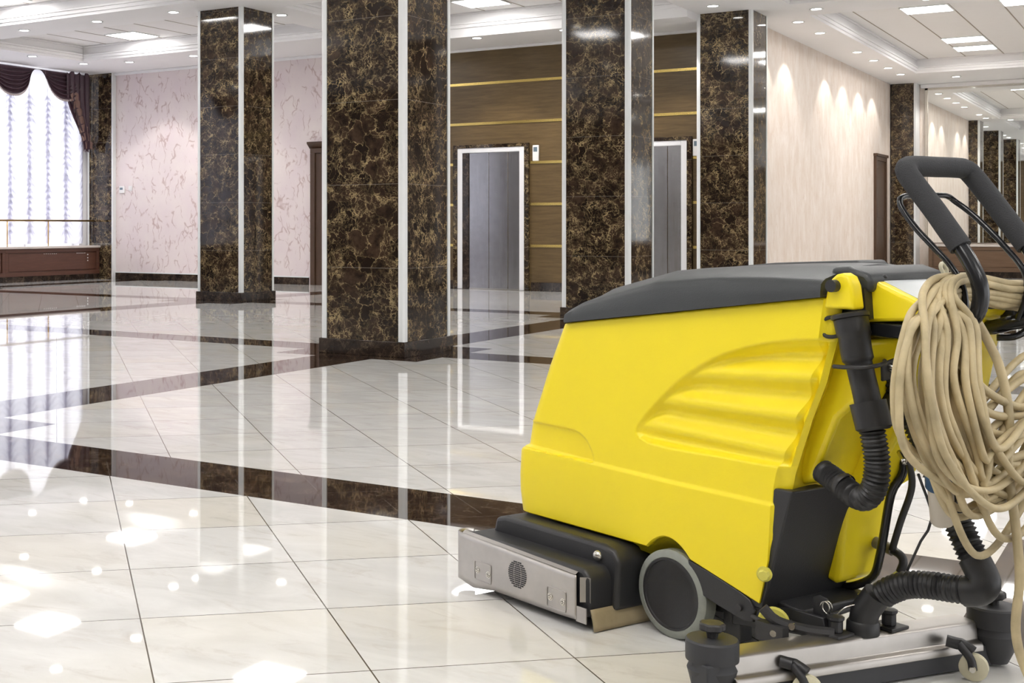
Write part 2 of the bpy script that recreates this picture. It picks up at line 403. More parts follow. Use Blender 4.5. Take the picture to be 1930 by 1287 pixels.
for (xa,xb,ya,yb) in coffers:
    ct.box(xa,xb,ya,yb,ZC,ZC+.1)
    zb=3.75 if (xa==-9.8 and yb==17.15) else ZS
    def ring(d,z0,z1):
        md.box(xa,xb,ya,ya+d,z0,z1).box(xa,xb,yb-d,yb,z0,z1).box(xa,xa+d,ya+d,yb-d,z0,z1).box(xb-d,xb,ya+d,yb-d,z0,z1)
    ring(.025,ZS+.04,ZS+.09); ring(.045,ZS+.09,ZS+.12); ring(.03,ZC-.03,ZC)
    # ceiling tile seams
    x=xa+.04+((-3.505-.04-xa)%.623)
    while x<xb-.1:
        sm.box(x-.008,x+.008,ya+.03,yb-.03,ZC-.004,ZC); x+=.623
o=ct.build('ceiling_panels',M['coffer']); struct(o,'white tiled ceiling inside the coffers','ceiling')
o=md.build('trim_%d'%nt_,M['plaster'],bevel=.006); struct(o,'white stepped moulding round the ceiling coffers','trim'); nt_+=1
o=sm.build('trim_%d'%nt_,M['seam']); struct(o,'narrow seams between ceiling tiles','trim'); nt_+=1
struct(MB().box(-10.9,XR,YE-.05,YE,3.71,3.75).build('trim_%d'%nt_,M['plaster'],bevel=.01),'white cornice above the wood wall','trim'); nt_+=1
struct(MB().box(XW,-10.9,YB-.05,YB,3.79,3.84).build('trim_%d'%nt_,M['plaster'],bevel=.01),'white cornice above the pink wall','trim'); nt_+=1
# ---- pillars
def pillar(x,y,label,s=.37,ztop=ZS,group=None):
    t=empty('marble_pillar',(x,y,0)); tag(t,label,'pillar',group)
    c=.05; e=s-.008
    MB().box(-e,e,-e,e,.10,ztop).build('marble_shaft',M['marble'],t)
    for sx in (-1,1):
        for sy in (-1,1):
            pts=[(s*sx,(s-c)*sy),(s*sx,(s-.014)*sy),((s-.014)*sx,s*sy),((s-c)*sx,s*sy),((s-c-.002)*sx,(s-.03)*sy),((s-.03)*sx,(s-c-.002)*sy)]
            MB().prism(pts,2,.115,ztop).build('corner_trim',M['trimw'],t)
    p=s+.012
    MB().box(-p,p,-p,p,0,.115).build('plinth',M['base'],t,bevel=.004)
    return t
pillar(-5.21,8.80,'largest dark brown marble pillar with white corner strips, left of the yellow machine')
pillar(-10.59,13.94,'dark marble pillar standing nearest the pink wall, with black plinth')
pillar(-5.21,13.46,'dark marble pillar rising behind the front end of the yellow machine',s=.375)
pillar(-5.20,17.97,'dark marble pillar at the corner of the beige wall, beside the second lift')
for (x,y) in ((-10.59,8.80),(.15,8.8),(.15,13.46),(.15,17.97),(5.5,13.46),(5.5,17.97),(.15,23.2),(5.5,23.2)):
    if (x,y) in ((.15,8.8),): pass
    pillar(x,y,'dark marble pillar in the part of the hall seen only in reflections',group='pillars seen in reflections')
# marble pilasters on walls
def pilaster(x0,x1,y0,y1,label,side):
    H_=ZS-.003
    t=empty('marble_pilaster',((x0+x1)/2,(y0+y1)/2,0)); tag(t,label,'pilaster')
    a=(x1-x0)/2; b=(y1-y0)/2
    MB().box(-a,a,-b,b,0,H_).build('marble_slab',M['marble'],t)
    for s in side: MB().box(s*a-(.0 if s>0 else .035),s*a+(.035 if s>0 else 0),-b-.01,b,0.0,H_).build('edge_strip',M['trimw'],t)
pilaster(-17.20,-16.63,YB-.08,YB-.002,'dark marble pilaster in the corner reflecting the curtains',(-1,1))
pilaster(-5.08,-4.66,28.45,YM-.004,'dark marble pilaster between the beige wall and the mirrors',(1,))
# ---- lifts
def lift(x0,k,label):
    w=1.28; t=empty('door_%d'%k,(x0,YE,0)); struct(t,label,'door')
    fr=MB().box(0,.07,-.05,0,0,2.25).box(w-.07,w,-.05,0,0,2.25).box(.07,w-.07,-.05,0,2.20,2.25)
    fr.build('marble_surround',M['marble'],t)
    MB().box(.07,.155,-.04,.0,0,2.20).box(w-.155,w-.07,-.04,.0,0,2.20).box(.155,w-.155,-.04,.0,2.125,2.20).build('white_frame',M['whiteframe'],t,bevel=.006)
    MB().box(.155,.26,-.034,-.004,0,2.125).build('jamb',M['base'],t)
    MB().box(.26,.60,-.012,-.004,0,2.125).build('lift_door_leaf',M['lift'],t,bevel=.003)
    MB().box(.608,.92,-.016,-.004,0,2.125).build('lift_door_leaf',M['lift'],t,bevel=.003)
    MB().box(.928,w-.155,-.012,-.004,0,2.125).build('lift_door_leaf',M['lift'],t,bevel=.003)
    MB().box(.155,w-.155,-.018,-.004,0,.02).build('sill',M['screw'],t)
    return t
lift(-9.64,1,'steel lift door in white frame, left of the two lifts')
lift(-7.15,2,'steel lift door in white frame, partly hidden behind a pillar')
for x,l in ((-8.30,'white floor indicator box beside the left lift frame'),(-5.86,'white floor indicator box beside the right lift frame')):
    t=empty('floor_indicator',(x,YE,1.97)); tag(t,l,'indicator')
    MB().box(0,.10,-.035,0,0,.24).build('housing',M['switch'],t,bevel=.01); MB().box(.02,.08,-.037,-.034,.14,.21).build('display',M['lcd'],t)
# wooden doors
t=empty('door_3',(-12.2,YB,0)); struct(t,'dark wooden door with cornice in the pink wall','door')
MB().box(0,.09,-.05,0,0,2.2).box(.91,1.0,-.05,0,0,2.2).box(0,1.,-.05,0,2.2,2.28).build('door_frame',M['door'],t,bevel=.005)
MB().prism([(0,2.28),(-.09,2.36),(-.09,2.39),(0,2.39)],0,-.04,1.04).build('cornice',M['door'],t)
MB().box(.09,.91,-.02,0,0,2.2).box(.2,.8,-.03,-.02,.2,1.0).box(.2,.8,-.03,-.02,1.15,2.05).build('door_leaf',M['door'],t,bevel=.004)
t=empty('door_4',(XR,26.85,0)); struct(t,'dark wooden door at the end of the beige wall','door')
MB().box(0,.05,0,.08,0,2.33).box(0,.05,.97,1.05,0,2.33).box(0,.05,.08,.97,2.25,2.33).box(-.0,.07,-.03,1.08,2.33,2.38).build('door_frame',M['door'],t,bevel=.004)
MB().box(0,.02,.08,.97,0,2.25).box(.02,.03,.2,.85,.2,1.0).box(.02,.03,.2,.85,1.15,2.1).build('door_leaf',M['door'],t,bevel=.004)
# thermostats
t=empty('thermostat',(-16.50,YB,1.60)); tag(t,'white thermostat with a grey display on the pink wall','thermostat')
MB().box(0,.13,-.025,0,0,.13).build('housing',M['switch'],t,bevel=.006); MB().box(.02,.09,-.028,-.024,.06,.10).build('display',M['lcd'],t)
t=empty('light_switch',(-16.28,YB,1.64)); tag(t,'small square white light switch right of the thermostat','switch')
MB().box(0,.09,-.012,0,0,.09).build('plate',M['switch'],t,bevel=.004); MB().box(.02,.07,-.018,-.012,.02,.07).build('rocker',M['switch'],t,bevel=.003)
# ---- mirrors and far cabinets
for k in range(4):
    x0=-4.50+k*2.2; t=empty('wall_mirror',(x0,YM-.02,.66))
    tag(t,'tall wall mirror beyond the beige wall reflecting the hall' if k==0 else 'tall wall mirror right of the one beside the pilaster',*('mirror',) ,group=None if k==0 else 'mirrors past the frame edge')
    MB().box(.02,2.18,-.012,0,0,3.06).build('glass',M['mirror'],t)
    MB().box(-.02,.03,-.03,0,0,3.10).box(-.02,2.2,-.03,0,3.06,3.10).build('mirror_frame',M['screw'],t)
struct(MB().box(-4.6,XMAX,YM-.10,YM,3.76,ZS).build('trim_%d'%nt_,M['plaster'],bevel=.015),'white cornice above the mirrors','trim'); nt_+=1
def radiator_cabinet(name,along,a,b,front,back,label,joints,wood='cab'):
    """long low wooden radiator cover; along='y' (window wall) or 'x' (mirror wall)"""
    t=empty(name,(0,0,0)); tag(t,label,'cabinet')
    def bx(m,s0,s1,d0,d1,z0,z1):
        if along=='y': m.box(min(d0,d1),max(d0,d1),s0,s1,z0,z1)
        else: m.box(s0,s1,min(d0,d1),max(d0,d1),z0,z1)
        return m
    sg=1 if front>back else -1
    bx(MB(),a,b,back,front-sg*.0,0,.10).build('plinth',M['base'],t)
    bx(MB(),a,b,back,front-sg*.03,.10,.585).build('carcass',M[wood],t)
    for i in range(len(joints)-1):
        s0,s1=joints[i],joints[i+1]; m=MB()
        bx(m,s0,s1,front-sg*.03,front,.10,.17); bx(m,s0,s1,front-sg*.03,front,.52,.585)
        bx(m,s0,s0+.07,front-sg*.03,front,.17,.52); bx(m,s1-.07,s1,front-sg*.03,front,.17,.52)
        bx(m,s0+.09,s1-.09,front-sg*.03,front-sg*.018,.19,.50)
        m.build('panel',M[wood],t,bevel=.004)
    bx(MB(),a-.0,b+.0,back,front+sg*.03,.585,.625).build('worktop',M['slab'],t,bevel=.006)
    return t
cabt=radiator_cabinet('radiator_cabinet','y',-6.9,YB-.09,-16.93,XW+.004,'long low wooden cabinet with pale stone top under the curtained windows',[YB-.09-2.35*k for k in range(10,-1,-1)])
radiator_cabinet('radiator_cabinet','x',-4.4,11.5,YM-.42,YM-.04,'low wooden cabinet with pale top below the wall mirrors',[-4.4+1.9*k for k in range(8)],'cab2')
# speckled perforations in window cabinet front (small light screws)
for k in range(7): MB().box(-16.931,-16.926,16.62+.05*k,16.64+.05*k,.485,.492).build('perforation',M['switch'],cabt)
for k in range(5): MB().box(-16.931,-16.926,17.45+.05*k,17.475+.05*k,.485,.495).build('perforation',M['switch'],cabt)
for z in (.42,.36,.31): MB().lathe([(.0,0),(.012,0),(.012,.006),(.004,.01)],(-16.93,17.74,z+.04),(1,0,0),10).build('stud',M['switch'],cabt)
# brass rail
rl=empty('brass_rail',(-17.08,0,.625)); tag(rl,'thin brass handrail on slender posts above the window cabinet','railing')
MB().tube([(0,-6,.46),(0,YB-.09,.46)],.017,8,smooth=False).build('handrail',M['rail'],rl,smooth=True)
y=17.93-1.95
for k in range(22):
    MB().tube([(0,16.88-k*.99,0),(0,16.88-k*.99,.46)],.010,8,smooth=False).build('post',M['rail'],rl,smooth=True)
# ---- curtains
def sheer(a,b,label,group=None):
    n=round((b-a)/.46); 
    def fn(i,j):
        y=a+(b-a)*i; s=(y-b)/.46; fr=s-math.floor(s)        # 0..1 between gathers
        z=.66+(3.80-.66)*j; par=4*fr*(1-fr)
        drop=.20*par
        ph=(z+drop)/.13
        amp=.016*ss(0,.12,par)*(1-.35*par)*ss(3.75,2.9,z)
        x=.035*par+amp*math.sin(2*PI*ph)+.008*math.sin(2*PI*s*5)*(1-par)
        return (XW+.055+x,y,z)
    def surf(y,z,off):
        y=max(a,min(b,y))
        p=fn((y-a)/(b-a),(z-.66)/3.14); return (p[0]+off,y,z)
    mm=MB().grid(int((b-a)/.46*22),150,fn)
    ng=int(math.floor((b-a)/.46))+1
    for q in range(ng+1):
        yg=b-q*.46
        if yg<a: break
        # gathered tape behind each ruching line, wider at irregular heights
        for lay in range(2):
            mm.grid(5,120,lambda i,j:(XW+.0535-.003*lay+.001*math.sin(j*90+q), min(b,yg+(i-.5)*(.02+.05*(.5+.5*math.sin((j*2.2+q*.37+lay*.3)*2*PI))**1.5+.03*(1-j))*ss(1.,.72,j)), .67+3.07*j))
        # doubled fabric where each festoon folds over, fanning down from the gathers
        z=3.35
        while z>.80:
            for sg in (-1,1):
                L_=.12+.10*random.random(); t_=.045+.03*random.random(); yy=yg+sg*.004; zz=z+random.uniform(-.02,.02)
                
                for l3 in range(2): mm.grid(10,3,lambda i,j:surf(yy+sg*L_*(1-.4*l3)*i**.75, zz-.015*l3-.22*i**1.35-t_*(1-i)*j,-.003-.003*l3))
            z-=.105
            if z<.88: break
    o=mm.build('sheer_curtain',M['sheer'],smooth=True,fix=False); tag(o,label,'curtain',group); return o
def swag(a,b,name,label,group=None,tail=False,drop=.50):
    t=empty(name,(XW+.14,a,0)); tag(t,label,'valance',group)
    W=b-a; ct=3.835
    def prof(i,j,ex=0):
        sgn=2*i-1; wdt=(1-abs(sgn)**2.2)
        d=drop*j*wdt+.03
        y=W/2+sgn*(W/2)*(1-.0*j)
        x=.03+.06*wdt*j+.030*math.sin(2*PI*j*6.5)*wdt*j**.3+ex
        # straighten the sides inward with depth
        y=W/2+sgn*(W/2)*(1-.28*j*(1-wdt))
        return (x,y,ct-d)
    MB().grid(40,90,prof).build('swag_drape',M['swag'],t,smooth=True,fix=False)
    m=MB(); 
    m.grid(60,3,lambda i,j:(prof(i,1)[0]+.006,prof(i,1)[1],prof(i,1)[2]-.035*j+.008*math.sin(i*160)*j)).build('fringe',M['fringe'],t,smooth=True,fix=False)
    if tail:
        m=MB(); m2=MB(); 
        y1=W; tiers=7
        for k in range(tiers):
            f=k/tiers; yl=W-.52+.065*k; zt=ct-.42-.145*k; 
            m2.grid(6,6,lambda i,j:(.10+.02*math.sin(i*9+k)-.004*k, yl+(.20)*i, zt+.05*math.sin(i*3)-.14*j)) 
        def tl(i,j):
            z=ct-.02-j*1.42; yl=W-.60+.10*math.sin(j*3)*0+.44*ss(.28,1.,j) 
            return (.08+.018*math.sin(i*PI*9), yl+(W-yl)*i, z-(.03*math.sin(i*20)))
        m.grid(50,30,tl).build('tail_drape',M['swag'],t,smooth=True,fix=False)
        m2.build('tail_lining',M['swagtrim'],t,smooth=True,fix=False)
    return t
for k,(a,b) in enumerate(WB[:4]):
    sheer(a-.1,b+.04,'sheer white ruched curtain filling the window nearest the corner' if k==0 else 'sheer white ruched curtain of the windows seen only in reflections',None if k==0 else 'further sheer curtains')
    n=3; w_=(b-a+.05)/n
    for i in range(n):
        if k==0: l=['dark aubergine swag valance out at the left edge of the view','dark aubergine swag valance at the left edge of the photo','dark aubergine swag valance with a stepped tail beside the corner pilaster'][i]
        else: l='dark aubergine swag valance of the windows seen only in reflections'
        swag(a+i*w_,a+(i+1)*w_-(0 if i<n-1 else .0),'swag_valance',l,None if k==0 else 'further swag valances',tail=(i==n-1))
# ------------------------------------------------------------------ lamps
def panel_light(x,y,label,group=None):
    t=empty('square_lamp',(x,y,ZC)); tag(t,label,'ceiling light',group)
    MB().box(-.30,.30,-.30,.30,-.012,-.004).build('diffuser',M['tube'],t,bevel=.003)
    MB().box(-.32,.32,-.32,-.30,-.016,0).box(-.32,.32,.30,.32,-.016,0).box(-.32,-.30,-.30,.30,-.016,0).box(.30,.32,-.30,.30,-.016,0).build('frame',M['trimw'],t)
panel_light(-14.3,16.02,'square glowing ceiling panel in the coffer near the window corner')
panel_light(-8.2,16.42,'square glowing ceiling panel above the lifts, cut by the top edge')
panel_light(-3.2,20.58,'square glowing ceiling panel, nearest of the row over the right-hand aisle')
panel_light(-3.2,24.25,'square glowing ceiling panel, middle of the row near the mirrors')
panel_light(-3.2,25.5,'square glowing ceiling panel closest to the mirror wall')
panel_light(-1.94,20.58,'square glowing ceiling panel at the right edge of the photo')
for x,y in ((-1.94,24.3),(-.1,22.0),(-12.05,11.9),(-13.55,12.45),(-8.6,11.95),(-7.,10.4),(-12.2,6.1),(-8.,6.1),(-2.3,11.),(-.2,11.),(-2.3,6.1),(-.3,6.1),(-8,1.5),(-12.2,1.5),(-2.3,1.2),(-.3,1.2),(-2.3,15.7),(0.,15.7),(4,15.7),(4,22),(4,6),(4,11),(-6.6,15.3),(-11.6,14.9),(4,1.2),(-2,-3.5),(-8,-3.5)):
    panel_light(x,y,'square glowing ceiling panel added out of view to brighten the machine',group='ceiling panels outside the view')
DL=None
for x in (-11.6,-6.6,-1.,3.2):  # extra panels added in the near coffers, out of view, to light the machine
    for y in (5.0,.1,-2.4): panel_light(x,y,'square glowing ceiling panel added out of view to brighten the machine',group='ceiling panels outside the view')
def downlight(x,y,z,label,group=None):
    global DL
    if DL is None:
        t=empty('downlight',(x,y,z)); DL=t
        MB().lathe([(.068,0),(.088,-.002),(.085,-.009),(.064,-.006)],(0,0,0),(0,0,1),24,cap=False).build('ring',M['trimw'],t,smooth=True)
        MB().lathe([(.001,-.004),(.066,-.004)],(0,0,0),(0,0,1),24,cap=False).build('lens',M['lens'],t)
    else:
        t=copy_tree(DL); t.location=(x,y,z)
        for k in ('group',):
            if k in t: del t[k]
    tag(t,label,'downlight',group); return t
nth=['nearest','second','third','fourth','fifth','sixth','seventh']
for k,x in enumerate((-11.25,-12.64,-14.08)): downlight(x,13.43,ZS,'round downlight in the ceiling beam left of the second pillar, '+['nearest that pillar','middle one','nearest the window'][k])
for k,y in enumerate((15.54,16.77)): downlight(-16.1,y,ZS,'round downlight over the dark valances, '+['left one','right one by the corner'][k])
for k,x in enumerate((-15.28,-13.85)): downlight(x,17.05,ZS,'round downlight above the pink wall, '+['left one near the corner','right one beside the pillar'][k])
downlight(-10.2,14.44,ZS,'round downlight in the beam just right of the pillar nearest the pink wall')
downlight(-8.72,17.33,3.75,'round downlight above the wood panelled wall left of the lift')
downlight(-7.35,17.33,3.75,'round downlight above the wood panelled wall near the middle pillar')
downlight(-5.18,17.04,ZS,'round downlight in the beam in front of the corner pillar')
RY=(19.04,20.32,22.89,24.2,25.49,26.69)
for k,y in enumerate(RY): downlight(-4.6,y,ZS,'round downlight along the beige wall, %s from the corner pillar'%(['first','second','third','fourth','fifth','last'][k]))
downlight(-4.13,18.05,ZS,'round downlight in the cross beam right of the corner pillar')
downlight(-2.8,18.05,ZS,'round downlight in the cross beam at the top edge of the photo')
for x,y in ([(x,y) for x in (-14.08,-12.64,-11.25,-8.7,-7.3,-5.2,-2.9,-1.4,0.,3.,4.5) for y in (8.55,3.75)]+[(x,13.43) for x in (-8.7,-7.3,-2.9,-1.4,3)]+[(-10.2,y) for y in (15.8,11.5,10.2,6.8,5.4,2.)]+[(-5.,y) for y in (15.7,11.5,10.2,6.6,5.3,2.)]+[(-16.1,y) for y in (14.3,12.,10.6,8.,6.)]+[(-1.4,18.05),(1.6,20.3),(1.6,22.9)]+[(x,27.7) for x in (-3.8,-2.4,-1.,.4)]):
    downlight(x,y,ZS,'round downlight in the part of the ceiling seen only in reflections',group='downlights outside the view')
def spot(x,y,z,tx,ty,e,ang=120,blend=.25,col=(1,.95,.9),r=.02):
    l=bpy.data.lights.new('spot_lamp','SPOT'); l.energy=e; l.spot_size=math.radians(ang); l.spot_blend=blend; l.color=col; l.shadow_soft_size=r
    o=bpy.data.objects.new('spot_lamp',l); COL.objects.link(o); o.location=(x,y,z)
    d=Vector((tx,ty,-1)); o.rotation_euler=d.to_track_quat('-Z','Y').to_euler(); return o
for y in RY: spot(-4.6,y,ZS-.02,-.16,0,26,88,.3)
for x in (-15.28,-13.85): spot(x,17.05,ZS-.02,0,.12,40,92,.4)
for x in (-8.72,-7.35,-6.0): spot(x,17.33,3.72,0,.12,40,92,.35)
for y in (15.54,16.77): spot(-16.1,y,ZS-.02,-.1,0,25,100,.5)
spot(-3.9,28.3,ZS-.03,0,.2,30,120,.5)
def area(x,y,z,sx,sy,rot,e,col=(1,1,1)):
    l=bpy.data.lights.new('window_daylight','AREA'); l.shape='RECTANGLE'; l.size=sx; l.size_y=sy; l.energy=e; l.color=col
    o=bpy.data.objects.new('window_daylight',l); COL.objects.link(o); o.location=(x,y,z); o.rotation_euler=rot; return o
for a,b in WB: area(XW-.5,(a+b)/2,2.2,3.1,b-a,(0,-PI/2,0),16,(.90,.93,1.))
wd=bpy.data.worlds.new('world'); sc.world=wd; wd.use_nodes=True
wd.node_tree.nodes['Background'].inputs[0].default_value=(.98,.98,1.,1); wd.node_tree.nodes['Background'].inputs[1].default_value=1.15
# SCRUBBER
# local frame of the machine: u forward, w to its right, z up; left wheel touches the floor at u=.035,w=0
FWD=Vector((-math.sin(math.radians(34.72)),math.cos(math.radians(34.72)),0)); RGT=Vector((math.cos(math.radians(34.72)),math.sin(math.radians(34.72)),0))
mo=RGT*.907+FWD*3.0504
fs=empty('floor_scrubber',mo,math.radians(90+34.72+31.5))
tag(fs,'yellow walk-behind floor scrubbing machine with charcoal lid and black push handle','cleaning machine')
T=lambda u,w,z:(u,-w,z)
def part(mb,name,mat,parent=None,**k): return mb.build(name,M[mat],parent or fs,T=T,**k)
# ---- tank body
def in_poly(p,poly):
    x,y=p; c=False; n=len(poly)
    for i in range(n):
        x1,y1=poly[i]; x2,y2=poly[(i+1)%n]
        if (y1>y)!=(y2>y) and x<(x2-x1)*(y-y1)/(y2-y1)+x1: c=not c
    return c
def d_poly(p,poly,skip=()):
    x,y=p; best=9
    for i in range(len(poly)):
        if i in skip: continue
        x1,y1=poly[i]; x2,y2=poly[(i+1)%len(poly)]
        dx,dy=x2-x1,y2-y1; t=max(0,min(1,((x-x1)*dx+(y-y1)*dy)/(dx*dx+dy*dy))); 
        best=min(best,math.hypot(x-x1-t*dx,y-y1-t*dy))
    return best
up=catmull([(.152,.470,0),(.147,.487,0),(.117,.522,0),(.062,.574,0),(.004,.621,0),(-.054,.657,0),(-.112,.684,0),(-.16,.701,0),(-.203,.713,0),(-.27,.727,0),(-.342,.735,0),(-.40,.738,0)],.02)
lo=catmull([(-.40,.448,0),(-.283,.448,0),(-.19,.446,0),(-.102,.446,0),(-.02,.444,0),(.06,.444,0),(.11,.447,0),(.140,.456,0)],.02)
REC=[(p.x,p.y) for p in up]+[(p.x,p.y) for p in lo]; iskip=(len(up)-1,)
arch=[(.60,.452),(.391,.451),(.36,.449),(.34,.444),(.318,.430),(.302,.409),(.293,.39),(.289,.374),(.60,.374)]
def seam(u): return lerp(u,[-.25,.061,.291,.571],[.366,.368,.373,.382])
def side_d(u,z):
    d=.006*ss(seam(u)-.004,seam(u)+.006,z)
    if z>.37 and u>.28 and in_poly((u,z),arch):
        d+=.009*ss(0,.008,d_poly((u,z),arch,(7,8)))
    if -.5<u<.16 and .44<z<.74 and in_poly((u,z),REC):
        q=d_poly((u,z),REC,iskip); s=ss(0,.014,q)
        zA=lerp(u,[-.342,.004],[.651,.630]); zB=lerp(u,[-.278,.089],[.480,.491])
        ph=(zA-z)/(zA-zB)*2.0
        saw=.5-.5*math.cos(2*PI*(ph))
        d+=s*.009+ss(0,.03,q)*.021*saw*lerp(u,[-.37,.12],[1.15,.65])
    return d+.003*((z-.5)/.3)**2
zf=[.205,.259,.30,.372,.384,.39,.455,.460,.609,.715]; uf=[.580,.589,.590,.585,.576,.562,.548,.540,.476,.421]
zr=[.144,.245,.33,.40,.44,.56,.64,.74,.82]; ur=[-.217,-.240,-.246,-.250,-.258,-.300,-.335,-.364,-.375]
zbx=[-.217,-.021,.010,.045,.072,.098,.111,.57,.60]; zby=[.144,.200,.222,.238,.234,.214,.203,.205,.212]
def ztop(u): return .715+.1313*(.419-max(-.375,u))
def zbot(u):
    if -.021<u<.111:
        t=(u+.021)/.132; return .200+.003*t+.037*math.sin(PI*t)**.8
    return lerp(u,zbx,zby)
WT=.375; RC=.045
def body_loop(t):
    zF=.205+.51*t; zR=.144+.675*t
    u1=lerp(zF,zf,uf); u0=lerp(zR,zr,ur)
    ch=.05*ss(.25,.42,zR); off=.030*ss(.25,.42,zR)
    L=[]
    for k in range(9):
        a=PI/2*k/8; L.append((u1-RC+RC*math.cos(a)*1.0,RC-RC*math.sin(a)))       # front-left corner
    N=240
    for k in range(1,N+1): L.append((u1-RC+(u0-(u1-RC))*k/N,0.0))
    nL=9+N
    for k in range(1,4): L.append((u0-off*k/3,.003+(off)*k/3))
    v=.03*ss(.36,.5,zR)
    L+= [(u0-off+.002+v*.6,off+.035),(u0-off+.004+v,.10),(u0-off+.004+v,.17),(u0-off+v*.4,.30),(u0-off,.34),(u0,WT-.002)]
    for k in range(1,25): L.append((u0+(u1-RC-u0)*k/24,WT))
    for k in range(1,9):
        a=PI/2*k/8; L.append((u1-RC+RC*math.sin(a),WT-RC+RC*math.cos(a)))
    for k in range(1,6): L.append((u1+.006*math.sin(PI*k/6),WT-RC-(WT-2*RC)*k/6))
    out=[]
    for i,(u,w) in enumerate(L):
        z0,z1=zbot(u),ztop(u); z=z0+(z1-z0)*t
        if i<nL+1:
            dd=side_d(u,z)
            if i<9: dd*=math.sin(PI/2*i/8)
            w+=dd
        out.append((u,w,z))
    return out
m=MB(); NT=230; loops=[body_loop(j/(NT-1)) for j in range(NT)]
n=len(loops[0])
# rounded top and bottom rims
def inset(lp,d,dz):
    cu=sum(p[0] for p in lp)/n; cw=WT/2; o=[]
    for u,w,z in lp:
        o.append((u+(cu-u)*d/.45,w+(cw-w)*d/.19,z+dz))
    return o
loops=[inset(loops[0],.03,-.002),inset(loops[0],.006,-.004),inset(loops[0],.002,-.001)]+loops+[inset(loops[-1],.003,.003),inset(loops[-1],.012,.004)]
for lp in loops: m.v+=lp
for j in range(len(loops)-1):
    for k in range(n): m.f.append((j*n+k,j*n+(k+1)%n,(j+1)*n+(k+1)%n,(j+1)*n+k))
m.f.append(tuple(range(n))); m.f.append(tuple((len(loops)-1)*n+k for k in range(n)))
tank=part(m,'tank_body','yellow',smooth=True,angle=50)
# rear part of the tank under the console
m=MB()
m.prism([(-.25,.165),(-.262,.17),(-.285,.36),(-.34,.40),(-.43,.56),(-.50,.565),(-.535,.735),(-.36,.735),(-.2,.5),(-.2,.18)],1,.215,.372)
m.prism([(-.26,.40),(-.30,.42),(-.36,.56),(-.405,.60),(-.44,.735),(-.30,.735),(-.2,.5)],1,.075,.225)
m2=part(m,'rear_tank','yellow',bevel=.012,bseg=3)
# mount ears with bolts
for w0 in (.004,.335):
    e=MB(); pr=[(-.375,.80),(-.392,.862)]
    pr=[(-.378,.800),(-.385,.835),(-.396,.862),(-.408,.872),(-.422,.875),(-.436,.868),(-.445,.850),(-.452,.800)]
    e.prism(pr,1,w0,w0+.036); eo=part(e,'hinge_ear','yellow',bevel=.007,bseg=3)
    b=MB(); s=-1 if w0<.1 else 1; wq=w0 if w0<.1 else w0+.036
    b.lathe([(.0,-.016),(.013,-.016),(.013,0)],(-.407,wq,.848),(0,-s*1.0 if s>0 else 1,0),14)
    part(b,'hinge_bolt','black',eo,smooth=True,angle=40)
# ---- lid
def lid_sec(u):
    zl=ztop(u)+.004
    zb_=lerp(u,[-.356,-.242,-.093,.087,.331,.40,.418],[.860,.860,.855,.838,.776,.745,.731])
    zc=lerp(u,[-.40,-.342,-.227,-.1,.1,.3,.39,.418],[.884,.888,.884,.878,.864,.815,.760,.735])
    nose=ss(.424,.38,u); ins=.045*(1-nose)**1.5
    P=[(-.006+ins,zl),(-.006+ins,zl+.3*(zb_-zl)),(-.003+ins,zl+.75*(zb_-zl)),(.004+ins,zb_-.003),(.012+ins,zb_+.002),(.05+ins,zb_+.45*(zc-zb_)),(.085+ins*.6,zb_+.9*(zc-zb_)),(.10+ins*.5,zc),(.19,zc+.004)]
    R=[(WT-w,z) for w,z in reversed(P[:-1])]
    return [(u,w,z) for w,z in P+R]
U=[.424,.421,.415,.405,.39]+[.39-.0125*k for k in range(1,61)]+[-.372,-.378]
m=MB(); secs=[lid_sec(u) for u in U]; k_=len(secs[0])
for s_ in secs: m.v+=s_
for j in range(len(secs)-1):
    for k in range(k_): m.f.append((j*k_+k,j*k_+(k+1)%k_,(j+1)*k_+(k+1)%k_,(j+1)*k_+k))
m.f.append(tuple(range(k_))); m.f.append(tuple((len(secs)-1)*k_+k for k in range(k_)))
lid=part(m,'lid','lid',smooth=True,angle=38)
m=MB(); m.prism([(-.36,.835),(-.36,.885),(-.40,.888),(-.445,.874),(-.458,.86),(-.455,.835)],1,.052,.325); part(m,'lid_hinge_end','lid',lid,bevel=.010,bseg=3)
m=MB(); m.prism([(.06,.862),(.02,.874),(-.10,.886),(-.32,.897),(-.335,.885),(-.3,.862)],1,.20,.30); part(m,'lid_rim','lid',lid,bevel=.006,bseg=2)
m=MB(); m.prism([(-.38,.78),(-.38,.83),(-.445,.845),(-.45,.78)],1,.045,.075); part(m,'lid_notch','black',lid)
# ---- console
m=MB()
m.prism([(-.405,.775),(-.418,.845),(-.428,.862),(-.440,.864),(-.560,.812),(-.572,.800),(-.560,.783),(-.50,.778),(-.43,.772)],1,.070,.372)
con=part(m,'control_console','yellow',bevel=.007,bseg=3)
m=MB(); m.prism([(-.36,.70),(-.40,.80),(-.545,.80),(-.552,.79),(-.52,.64),(-.505,.565),(-.40,.56)],1,.20,.372); part(m,'console_back','yellow',con,bevel=.01,bseg=3)
